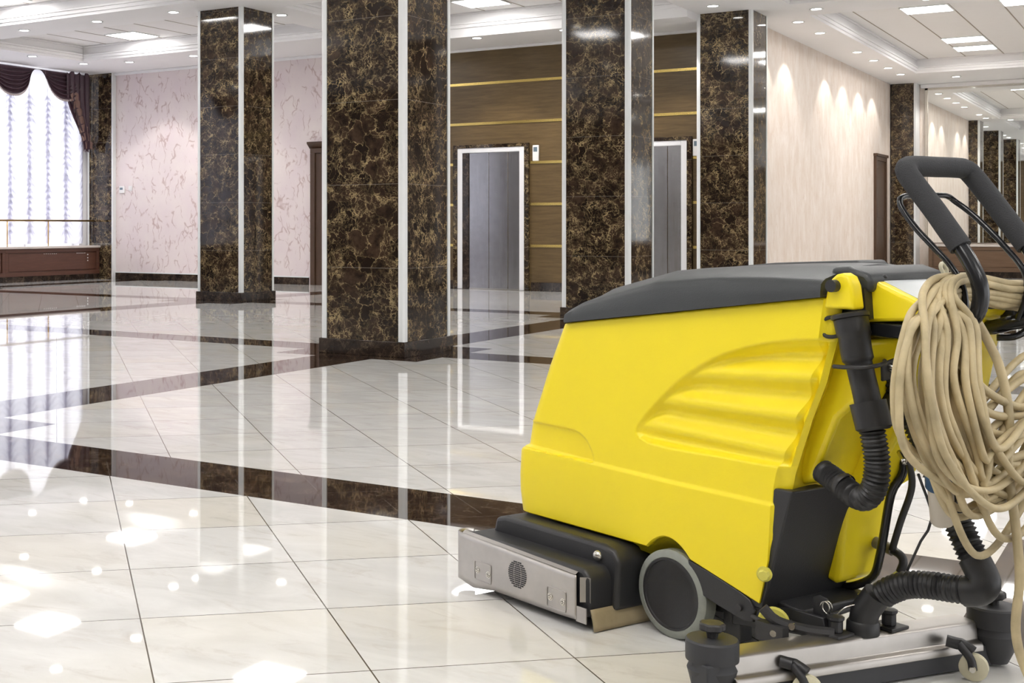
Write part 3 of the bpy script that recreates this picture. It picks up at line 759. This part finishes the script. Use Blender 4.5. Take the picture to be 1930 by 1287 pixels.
# sloping instrument film
def sl(u): return .8655+(u+.440)*(.864-.812)/.12
m=MB(); a,b=-.447,-.545
vs=[(a,.095,sl(a)),(a,.345,sl(a)),(b,.345,sl(b)),(b,.095,sl(b))]
m.add(vs+[(p[0],p[1],p[2]-.004) for p in vs],[(0,1,2,3),(4,7,6,5),(0,4,5,1),(1,5,6,2),(2,6,7,3),(3,7,4,0)]); pan=part(m,'control_panel','paneld',con)
for w in (.105,.335):
    part(MB().lathe([(.007,0),(.007,.006),(.004,.009)],(-.450,w,sl(-.450)),(.4,0,.9),12),'panel_screw','black',con,smooth=True)
kk=part(MB().lathe([(.012,0),(.012,.012),(.009,.014)],(-.475,.285,sl(-.475)),(.4,0,.9),16),'key_switch','black',con,smooth=True,angle=40)
part(MB().tube([(-.475,.285,sl(-.475)+.012),(-.470,.292,sl(-.475)+.03),(-.468,.280,sl(-.475)+.042),(-.472,.268,sl(-.475)+.034),(-.475,.278,sl(-.475)+.016)],.004,8,res=.003),'key','castw',kk,smooth=True)
part(MB().box(-.53,-.42,.075,.368,.742,.772),'handle_crossbar','blackgloss',bevel=.004)
# ---- handle
HL=[(-.600,.08,.772),(-.636,.08,.781),(-.661,.08,.798),(-.672,.08,.830),(-.668,.08,.865),(-.648,.08,.906),(-.625,.08,.940)]
HG=[(-.632,.08,.930),(-.602,.08,.970),(-.576,.08,1.005),(-.535,.08,1.056),(-.516,.083,1.080),(-.508,.095,1.092),(-.506,.125,1.095),(-.505,.195,1.095),(-.506,.27,1.095),(-.509,.298,1.092),(-.518,.31,1.078),(-.545,.313,1.043),(-.586,.313,.990),(-.632,.313,.930)]
HR=[(u,.313,z) for u,w,z in HL]
hd=part(MB().tube([(-.52,.08,.757),(-.56,.08,.760)]+HL,.0155,14,res=.008),'handle_tube','blackgloss',smooth=True,angle=60)
part(MB().tube([(-.52,.313,.757),(-.56,.313,.760)]+HR,.0155,14,res=.008),'handle_tube','blackgloss',smooth=True,angle=60)
part(MB().tube(HG,.0215,16,res=.008),'foam_grip','foam',smooth=True,angle=60)
BL=[(-.615,.092,.765),(-.630,.092,.790),(-.634,.092,.817),(-.628,.092,.853),(-.603,.092,.894),(-.565,.092,.932),(-.529,.092,.968),(-.500,.094,1.004),(-.490,.098,1.022),(-.488,.115,1.033),(-.487,.19,1.036),(-.483,.27,1.036),(-.490,.292,1.024),(-.515,.298,1.004),(-.543,.30,.979),(-.59,.30,.932),(-.632,.30,.880),(-.637,.30,.83),(-.62,.30,.78)]
part(MB().tube(BL,.0062,10,res=.008),'safety_lever','blackgloss',smooth=True,angle=60)
# ---- drain hose
def corr(r,a,p,l0=0,l1=9):
    return lambda L:(r+a*(.5+.5*math.cos(2*PI*L/p))) if l0<L<l1 else r+a*.5
W0=.030
dt=part(MB().tube([(-.424,W0,.780),(-.432,W0,.748),(-.439,W0,.707),(-.461,W0,.625),(-.466,W0,.597)],.0265,20,res=.006,rf=lambda L:.034 if L<.035 else (.031 if L<.085 else .0262)),'drain_hose','hose',smooth=True,angle=40)
cp=part(MB().lathe([(.0,.006),(.034,.006),(.038,.003),(.038,-.004),(.033,-.006)],(-.4225,W0,.786),(.22,0,.97),26),'hose_cap','hose',dt,smooth=True,angle=40)
part(MB().tube([(-.395,W0-.008,.782),(-.375,W0-.012,.778),(-.362,W0-.012,.760),(-.372,W0-.012,.742),(-.392,W0-.010,.741),(-.41,W0-.008,.748)],.0042,8,res=.004),'cap_strap','hose',cp,smooth=True)
part(MB().lathe([(.030,.0),(.036,.0),(.036,-.052),(.029,-.058)],(-.464,W0,.612),(.28,0,.96),24),'hose_cuff','hose',dt,smooth=True,angle=40)
part(MB().tube([(-.469,W0,.577),(-.476,W0,.545),(-.482,W0+.003,.500),(-.481,W0+.004,.462),(-.470,W0+.006,.430),(-.445,W0+.012,.410),(-.41,W0+.022,.414),(-.372,W0+.034,.428),(-.325,W0+.045,.444)],.024,18,res=.0022,rf=corr(.0215,.005,.0085)),'corrugated_section','hose',dt,smooth=True,angle=80)
part(MB().lathe([(.0275,-.006),(.0285,-.004),(.0285,.004),(.0275,.006)],(-.385,W0+.031,.424),(.88,.15,.3),20,cap=False),'hose_clamp','dkgrey',dt,smooth=True)
br=MB(); br.prism([(.070,.690),(.145,.704),(.150,.660),(.072,.652)],0,-.470,-.464); 
bro=part(br,'hose_bracket','dkgrey',bevel=.002)
part(MB().tube([(-.41,-.006,.682),(-.445,-.006,.683),(-.478,.0,.686),(-.487,.03,.689),(-.480,.062,.692),(-.468,.08,.694)],.0045,8,res=.005),'bracket_strap','dkgrey',bro,smooth=True)
part(MB().lathe([(.0,.009),(.007,.009),(.009,.004),(.009,0)],(-.470,.095,.680),(-1,0,0),12),'bracket_bolt','screw',bro,smooth=True,angle=40)
# ---- black rear cover, chassis
m=MB()
def rcv(i,j):
    z=.130+.272*j; u=lerp(z,[.13,.15,.25,.385,.402],[-.222,-.228,-.256,-.294,-.299])
    wm=.292 if z<.335 else lerp(z,[.335,.402],[.292,.125])
    return (u,.008+(wm-.008)*i,z)
A=[rcv(i/12,j/16) for j in range(17) for i in range(13)]
Bk=[(-.19,w,z) for u,w,z in A]
m.v=A+Bk; q=len(A)
for j in range(16):
    for i in range(12):
        a=j*13+i; m.f.append((a,a+1,a+14,a+13)); m.f.append((q+a,q+a+13,q+a+14,q+a+1))
    for i in (0,12): a=j*13+i; m.f.append((a,a+13,q+a+13,q+a))
for j in (0,16):
    for i in range(12): a=j*13+i; m.f.append((a,a+1,q+a+1,q+a))
part(m,'rear_cover','black',bevel=.004)
m=MB(); m.prism([(-.285,.112),(-.285,.135),(-.16,.150),(.05,.150),(.12,.205),(.50,.21),(.50,.150),(.14,.135),(.06,.120),(-.05,.075),(-.20,.095)],1,.060,.31); part(m,'chassis','black',bevel=.004)
m=MB(); m.prism([(-.015,.196),(-.075,.182),(-.165,.156),(-.190,.145),(-.206,.125),(-.2,.098),(-.175,.095),(-.10,.112),(-.055,.125),(-.03,.150)],1,.003,.012); sp=part(m,'side_plate','black',bevel=.002)
part(MB().lathe([(.0,.006),(.008,.006),(.008,0)],(-.165,.003,.122),(0,-1,0),12),'plate_bolt','dkgrey',sp,smooth=True,angle=40)
part(MB().tube([(-.20,.0,.112),(-.245,.02,.104),(-.285,.15,.112),(-.295,.30,.128)],.006,8,res=.02),'lower_edge_rod','dkgrey',smooth=True)
m=MB(); m.box(-.12,-.07,.06,.10,.02,.13); part(m,'axle_bracket','black',bevel=.003)
yc=part(MB().lathe([(.0,.020),(.0105,.020),(.0125,.017),(.0125,0)],(-.232,.002,.212),(-.5,-.87,0),8),'drain_cap','bolty',smooth=True,angle=30)
part(MB().lathe([(.0165,.004),(.0165,-.006)],(-.232,.002,.212),(-.5,-.87,0),20),'cap_washer','bolty',yc,smooth=True,angle=30)
# ---- wheels
for w0,s in ((0.0,1),(.375,-1)):
    o=(.036,w0,.1035); ax=(0,s,0)
    wh=part(MB().lathe([(.0835,.004),(.086,.0),(.099,.002),(.1035,.007),(.1035,.040),(.099,.045),(.084,.045)],o,ax,64,cap=False),'drive_wheel','tyre',smooth=True,angle=40)
    part(MB().lathe([(.0,.0055),(.066,.0055),(.070,.004),(.078,.004),(.0795,.001),(.0845,.001),(.0845,.040)],o,ax,56),'wheel_cap','black',wh,smooth=True,angle=30)
part(MB().lathe([(.012,0),(.012,.33)],(.036,.02,.1035),(0,1,0),12),'axle','dkgrey',smooth=True,angle=40)
# ---- brush deck
m=MB()
m.prism([(.17,.030),(.17,.125),(.19,.147),(.62,.150),(.648,.140),(.655,.03)],1,-.128,.50)
m.prism([(.155,.04),(.145,.16),(.165,.186),(.20,.195),(.56,.196),(.60,.186),(.612,.14),(.61,.04)],1,-.055,.43)
dk=part(m,'brush_deck','black',bevel=.012,bseg=3)
# steel side skirt with rounded front return
def skirt(i,j):
    L=-.0+i*(.50+.09)
    if L<.44: u,w=.200+L,-.139
    else:
        a=min(PI*.85,(L-.44)/.036); u,w=.640+.030*math.sin(a),-.109-.030*math.cos(a)
    zt=lerp(u,[.20,.62,.67],[.130,.147,.150]) if L<.44 else .148
    zb=lerp(L,[0,.05,.30,.385,.40,.44,.59],[.024,.022,.022,.010,.012,.022,.024])
    return (u,w,zb+(zt-zb)*j)
m=MB(); m.grid(90,10,skirt); sk=part(m,'steel_skirt','steel',dk,smooth=True,fix=False)
so=sk.modifiers.new('s','SOLIDIFY'); so.thickness=.0025
m=MB(); m.add([(.205,-.139,.131),(.636,-.139,.1475),(.636,-.130,.1535),(.205,-.130,.137),(.205,-.126,.134),(.636,-.126,.150)],[(0,1,2,3),(3,2,5,4)]); part(m,'skirt_top_lip','steel',sk)
m=MB(); m.box(.168,.202,-.1405,-.1375,.020,.058); part(m,'skirt_rear_lug','steel',sk)
m=MB(); m.grid(20,6,lambda i,j:(.170-.012*j*j-.004*math.sin(j*3), -.125+.27*i, .052-.050*j)); rs=part(m,'rear_splash_skirt','skirtb',dk,smooth=True,fix=False); rs.modifiers.new('s','SOLIDIFY').thickness=.004
m=MB(); m.grid(8,6,lambda i,j:(.190-.026*i, -.137-.002+.016*math.sin(i*2.4), .128-.06*j)); part(m,'skirt_return','chrome',sk,smooth=True,fix=False)
# round speaker-like slot vent
m=MB()
for r in range(-6,7):
    zc=.085+r*.0052
    hw=math.sqrt(max(0,.034**2-(r*.0052)**2))
    segs=[(-hw,-.4*hw-.002),(-.4*hw+.002,.4*hw-.002),(.4*hw+.002,hw)] if hw>.018 else [(-hw,-.002),(.002,hw)]
    for a,b in segs: m.box(.411+a,.411+b,-.1432,-.1385,zc-.0016,zc+.0013)
o=part(m,'vent_slots','black',sk)
for (u,z) in ((.547,.060),(.268,.057)):
    pth=[(u+.040*math.cos(a)*(1 if abs(math.cos(a))>.3 else 1),-.1398,z+.026*math.sin(a)) for a in [2*PI*k/24 for k in range(24)]]
    pth=[(u+max(-.033,min(.033,.045*math.cos(a))),-.1420,z+max(-.025,min(.025,.034*math.sin(a)))) for a in [2*PI*k/32 for k in range(32)]]
    pt=part(MB().tube(pth,.0016,6,closed=True,res=.004),'pressed_rib','steel',sk,smooth=True)
for (u,z) in ((.569,.061),(.525,.058),(.290,.058),(.245,.055)):
    part(MB().lathe([(.0,.0045),(.0025,.0045),(.003,.002),(.004,.0045),(.006,.004),(.0072,.001),(.0095,.001),(.0098,-.001)],(u,-.1415,z),(0,-1,0),18),'skirt_screw','screw',sk,smooth=True,angle=40)
part(MB().lathe([(.0,.014),(.006,.013),(.011,.009),(.0135,.002),(.014,-.004)],(.213,-.055,.165),(-.15,-.9,.3),20),'deck_knob','screw',dk,smooth=True,angle=60)
part(MB().lathe([(.0,-.02),(.20,-.02),(.20,.01),(.0,.01)],(.39,.19,.045),(0,0,1),40),'scrubbing_brush','black',dk)
# ---- squeegee
sd=Vector((-.185,.983,0)).normalized(); sn=Vector((-sd.y,sd.x,0))  # sn points to the rear (-u)
def SQ(s_,n_,z): # along bar from left end, outward to rear, height
    p=Vector((-.318,-.262,0))+sd*s_+sn*n_+Vector((0,0,z)); return tuple(p)
def bar(prof,s0,s1,name,mat,par=None,bow=.012,nn=24,**k):
    m=MB(); q=len(prof)
    for i in range(nn+1):
        t=i/nn; s_=s0+(s1-s0)*t; b=bow*(1-(2*t-1)**2)*0
        for (n_,z) in prof: m.v.append(SQ(s_,n_+b,z))
    for i in range(nn):
        for k2 in range(q): m.f.append((i*q+k2,i*q+(k2+1)%q,(i+1)*q+(k2+1)%q,(i+1)*q+k2))
    m.f.append(tuple(range(q))); m.f.append(tuple(nn*q+k2 for k2 in range(q)))
    return part(m,name,mat,par,**k)
sq=bar([(-.046,.102),(.006,.101),(.012,.096),(.015,.062),(.027,.058),(.030,.052),(.030,.040),(-.046,.040)],.035,.70,'squeegee_bar','chrome',bevel=.002)
bar([(.010,.006),(.010,.050),(.027,.050),(.027,.006)],-.02,.735,'squeegee_blade','rubber',sq)
bar([(-.030,.004),(-.030,.06),(-.020,.06),(-.020,.004)],.02,.72,'front_blade','rubber',sq)
bar([(-.03,.012),(-.03,.090),(.022,.090),(.022,.012)],-.032,.018,'end_block','rubber',sq,nn=2,bevel=.003)
pk=None
for c in ((-.300,-.244),(-.467,.472)):
    o=(c[0],c[1],0)
    r=part(MB().lathe([(.030,.008),(.040,.03),(.046,.055),(.050,.070),(.046,.080),(.046,.086),(.0525,.088),(.053,.092),(.053,.127),(.050,.131),(.0,.133)],o,(0,0,1),40),'wall_roller','rubber',sq,smooth=True,angle=35)
    part(MB().lathe([(.010,.131),(.012,.144),(.022,.147),(.025,.150),(.025,.160),(.022,.163),(.0,.164)],o,(0,0,1),48,lob=(7,.07)),'roller_knob','dkgrey',r,smooth=True,angle=35)
for (cu,cw) in ((-.405,-.083),(-.505,.335)):
    ax=Vector((-.42,-.90,0)).normalized(); o=Vector((cu,cw,.029))-ax*.011
    side=Vector((-ax.y,ax.x,0))
    cs=part(MB().lathe([(.010,.0),(.020,.002),(.024,.0),(.0285,.003),(.0285,.010),(.026,.0115),(.0285,.013),(.0285,.020),(.024,.022),(.010,.022)],o,ax,36),'caster_wheel','castw',sq,smooth=True,angle=35)
    hb=Vector(o)+ax*.024
    m=MB(); top=hb+Vector((.030,-.004,.045)); 
    m.tube([hb-Vector((0,0,.004)),hb+Vector((.006,0,.020)),top],.009,8,res=.006)
    m.tube([top,top+Vector((.02,-.012,.004))],.013,8,res=.01)
    m.tube([Vector(o)+ax*.010+Vector((0.0,0,.033)),top+Vector((0,.01,.0)),top+Vector((.022,.004,-.002))],.011,8,res=.01)
    part(m,'caster_fork','black',cs,smooth=True,angle=50)
    part(MB().lathe([(.0,.006),(.006,.006),(.007,0)],hb+ax*.008,ax,12),'caster_bolt','screw',cs,smooth=True,angle=40)
# nozzle and lifting hardware in the middle of the squeegee
nz=part(MB().tube([(-.378,.137,.100),(-.380,.137,.13),(-.385,.137,.150),(-.398,.140,.172),(-.410,.142,.190)],.029,24,res=.006),'suction_nozzle','hose',sq,smooth=True,angle=50)
part(MB().lathe([(.033,-.005),(.034,0),(.033,.02),(.030,.024)],(-.378,.137,.104),(0,0,1),24),'nozzle_collar','hose',nz,smooth=True,angle=40)
part(MB().box(-.385,-.325,.045,.10,.101,.108),'mount_plate','dkgrey',sq,bevel=.002); part(MB().box(-.415,-.355,.185,.245,.101,.108),'mount_plate','dkgrey',sq,bevel=.002)
for (u,w) in ((-.360,.070),(-.388,.213)):
    k=part(MB().lathe([(.010,.0),(.014,.004),(.014,.026),(.017,.030),(.017,.036),(.0,.038)],(u,w,.106),(0,0,1),20,lob=(6,.05)),'clamp_knob','black',sq,smooth=True,angle=35)
m=MB(); m.tube([(-.245,-.02,.145),(-.27,-.005,.12),(-.32,.03,.108),(-.365,.06,.108)],.012,8,res=.01); m.box(-.30,-.23,-.025,-.005,.075,.115)
tw=part(m,'tow_arm','dkgrey',sq,smooth=True,angle=40)
part(MB().lathe([(.0,.006),(.007,.006),(.009,.001),(.009,-.002)],(-.275,-.022,.098),(-.4,-.9,.0),16),'tow_arm_bolt','screw',tw,smooth=True,angle=40)
part(MB().lathe([(.0,.006),(.007,.006),(.009,.001),(.009,-.002)],(-.300,.005,.115),(-.5,-.85,.2),16),'tow_arm_bolt','screw',tw,smooth=True,angle=40)
part(MB().lathe([(.006,0),(.030,0),(.034,.006),(.030,.012),(.006,.012)],(-.235,.03,.105),(-.5,-.86,0),26),'height_wheel','bolty',sq,smooth=True,angle=40)
m=MB(); m.prism([(-.10,.060),(-.10,.115),(-.25,.135),(-.34,.135),(-.35,.09),(-.25,.08)],1,.055,.067); part(m,'link_plate','black',sq,bevel=.002)
m=MB(); m.prism([(-.30,.09),(-.30,.168),(-.315,.176),(-.335,.172),(-.342,.155),(-.342,.09)],1,.075,.080); part(m,'spring_plate','black',sq,bevel=.002)
sg=[( -.335+.010*math.cos(a*1.0), .066+.0022*a*.6, .155+.012*math.sin(a)) for a in [k*.5 for k in range(0,26)]]
part(MB().tube(sg,.0018,6,res=.004),'coil_spring','screw',sq,smooth=True)
part(MB().tube([(-.335,.07,.143),(-.345,.085,.135),(-.36,.10,.155),(-.38,.12,.165)],.0018,6,res=.005),'spring_hook','screw',sq,smooth=True)
# ---- suction hose
sh=part(MB().tube([(-.35,.20,.735),(-.400,.19,.680),(-.458,.19,.575),(-.495,.19,.50),(-.535,.19,.415),(-.575,.188,.335),(-.600,.186,.290)],.028,20,res=.0024,rf=corr(.0245,.0055,.0095)),'suction_hose','hose',smooth=True,angle=80)
part(MB().tube([(-.594,.187,.300),(-.612,.185,.272),(-.620,.180,.255),(-.610,.174,.240),(-.585,.168,.234)],.0305,20,res=.006),'hose_elbow','hose',sh,smooth=True,angle=60)
part(MB().tube([(-.600,.172,.238),(-.57,.165,.235),(-.52,.158,.232),(-.475,.150,.224),(-.440,.145,.206),(-.420,.142,.190)],.027,20,res=.0024,rf=corr(.0245,.0045,.0095)),'corrugated_section','hose',sh,smooth=True,angle=80)
m=MB(); m.prism([(.16,.60),(.20,.665),(.26,.665),(.26,.56),(.20,.54)],0,-.46,-.40); part(m,'hose_port','black',bevel=.006)
# cables and small pipes
part(MB().tube([(-.50,.145,.46),(-.534,.14,.377),(-.509,.14,.323),(-.479,.14,.256)],.0028,8,res=.02),'thin_cable','black',smooth=True)
part(MB().tube([(-.36,.25,.52),(-.372,.285,.46),(-.361,.30,.42),(-.335,.30,.374),(-.316,.30,.275),(-.306,.30,.225),(-.290,.30,.178),(-.25,.29,.150),(-.20,.28,.135)],.0095,10,res=.012),'water_pipe','blackgloss',smooth=True)
part(MB().tube([(-.40,.26,.47),(-.385,.30,.40),(-.350,.31,.31),(-.330,.31,.245)],.0075,10,res=.012),'lift_cable','black',smooth=True)
vv=part(MB().tube([(-.255,.335,.250),(-.30,.333,.243),(-.318,.332,.239)],.0135,14,res=.02),'shutoff_valve','valve',smooth=True,angle=40)
part(MB().tube([(-.315,.332,.240),(-.338,.330,.232),(-.346,.328,.218),(-.340,.325,.196)],.0095,12,res=.005),'valve_elbow','hose',vv,smooth=True,angle=60)
part(MB().tube([(-.340,.325,.196),(-.320,.30,.170),(-.29,.25,.14)],.007,10,res=.01),'yellow_tube','bolty',vv,smooth=True)
part(MB().tube([(-.487,.12,.483),(-.47,.135,.492),(-.455,.15,.497)],.006,8,res=.01),'cable_tie','screw',smooth=True)
# hook on the right side
m=MB(); m.prism([(.345,.770),(.345,.812),(.46,.822),(.46,.772)],0,-.585,-.555); m.prism([(.275,.80),(.275,.845),(.297,.845),(.297,.80)],0,-.58,-.56); hk=part(m,'cord_hook','black',bevel=.004)
part(MB().tube([(-.590,.40,.83),(-.610,.375,.790),(-.612,.345,.757),(-.600,.318,.742),(-.575,.300,.740)],.007,10,res=.008),'side_cable','blackgloss',smooth=True)
# ------------------------------------------------------------------ power cord hung on the handle
cd=empty('power_cord',mo,math.radians(90+34.72+31.5)); tag(cd,'long dirty cream power cord coiled and hung over the handle of the yellow machine','cord')
rnd=random.Random(21)
cm=MB()
def R(a,b): return rnd.uniform(a,b)
paths=[]
for k in range(34):
    big=k<25; f=(k+.5)/25 if big else R(.3,1)
    x0=-.172+.20*f+R(-.012,.012)
    if not big: x0=R(-.06,.06)
    wb=R(.0,.17)+.06*f; zb=R(.40,.47)+.03*f
    if not big: zb=R(.52,.62); wb=R(.05,.2)
    if k==5: zb,wb=.335,.08
    if k==15: zb,wb=.37,.12
    xr=R(.37,.49); ul=-.640-R(0,.05)-(.02 if k%3==0 else 0); ut=-.585-R(0,.045); zt=.870-R(0,.045); 
    t0=.06+R(-.02,.02)-.02*(1-f)
    paths.append([(ut,t0+.05,zt+.004),(ut-.015,t0-.035*(1-f)-.015,zt-.022),((ut+ul)/2-.015,x0+.030+.02*(1-f),.775+R(-.015,.015)),(ul,x0,.665+R(-.02,.02)),(ul-.01,x0+.028+R(0,.03),.545+R(-.02,.02)),
      (ul-.005,wb,zb),(ul+.01,(wb+xr)/2+.03,zb+R(.05,.10)),(ul+.02,xr,.64+R(-.03,.03)),(ut-.03,xr-.01,.755+R(-.02,.01)),(ut,.375+R(-.02,.02),zt-.03),(ut,.25+R(-.03,.03),zt-.008-R(0,.012))])
for p in paths: cm.tube(p,.0073,9,closed=True,res=.014)
# loose strands across
for k in range(5):
    z=R(.56,.70); cm.tube([(-.66,-.02+R(0,.04),z+R(0,.06)),(-.68,.10,z-.05),(-.69,.22,z-.07+R(-.03,.03)),(-.68,.34,z-.03),(-.66,.47,z+.06)],.0082,9,res=.014)
cm.tube([(-.60,.10,.862),(-.634,.115,.80),(-.66,.135,.735),(-.675,.145,.684),(-.69,.145,.60),(-.69,.142,.50),(-.70,.15,.39),(-.705,.155,.29),(-.70,.15,.19),(-.715,.155,.12),(-.75,.17,.05),(-.80,.20,.012),(-.9,.26,.0095),(-1.05,.30,.0095)],.0088,10,res=.014)
coil=cm.build('cord_strands',M['cord'],cd,T=T,smooth=True,angle=80)
pl=MB(); pl.lathe([(.012,.10),(.022,.085),(.026,.06),(.026,.0)],(-.600,.050,.500),(-.1,-.25,1),20); po=pl.build('plug_body',M['plugw'],cd,T=T,smooth=True,angle=50)
MB().lathe([(.027,.0),(.028,-.045),(.024,-.05)],(-.600,.060,.500),(-.1,-.25,1),20).build('plug_collar',M['plugb'],po,T=T,smooth=True,angle=50)
MB().lathe([(.024,-.05),(.022,-.12),(.018,-.125)],(-.600,.060,.500),(-.1,-.25,1),20).build('plug_grip',M['plugw'],po,T=T,smooth=True,angle=50)
sc.view_settings.view_transform='Standard'; sc.view_settings.look='None'; sc.view_settings.gamma=1; sc.view_settings.use_curve_mapping=False
sc.view_settings.exposure=0.78
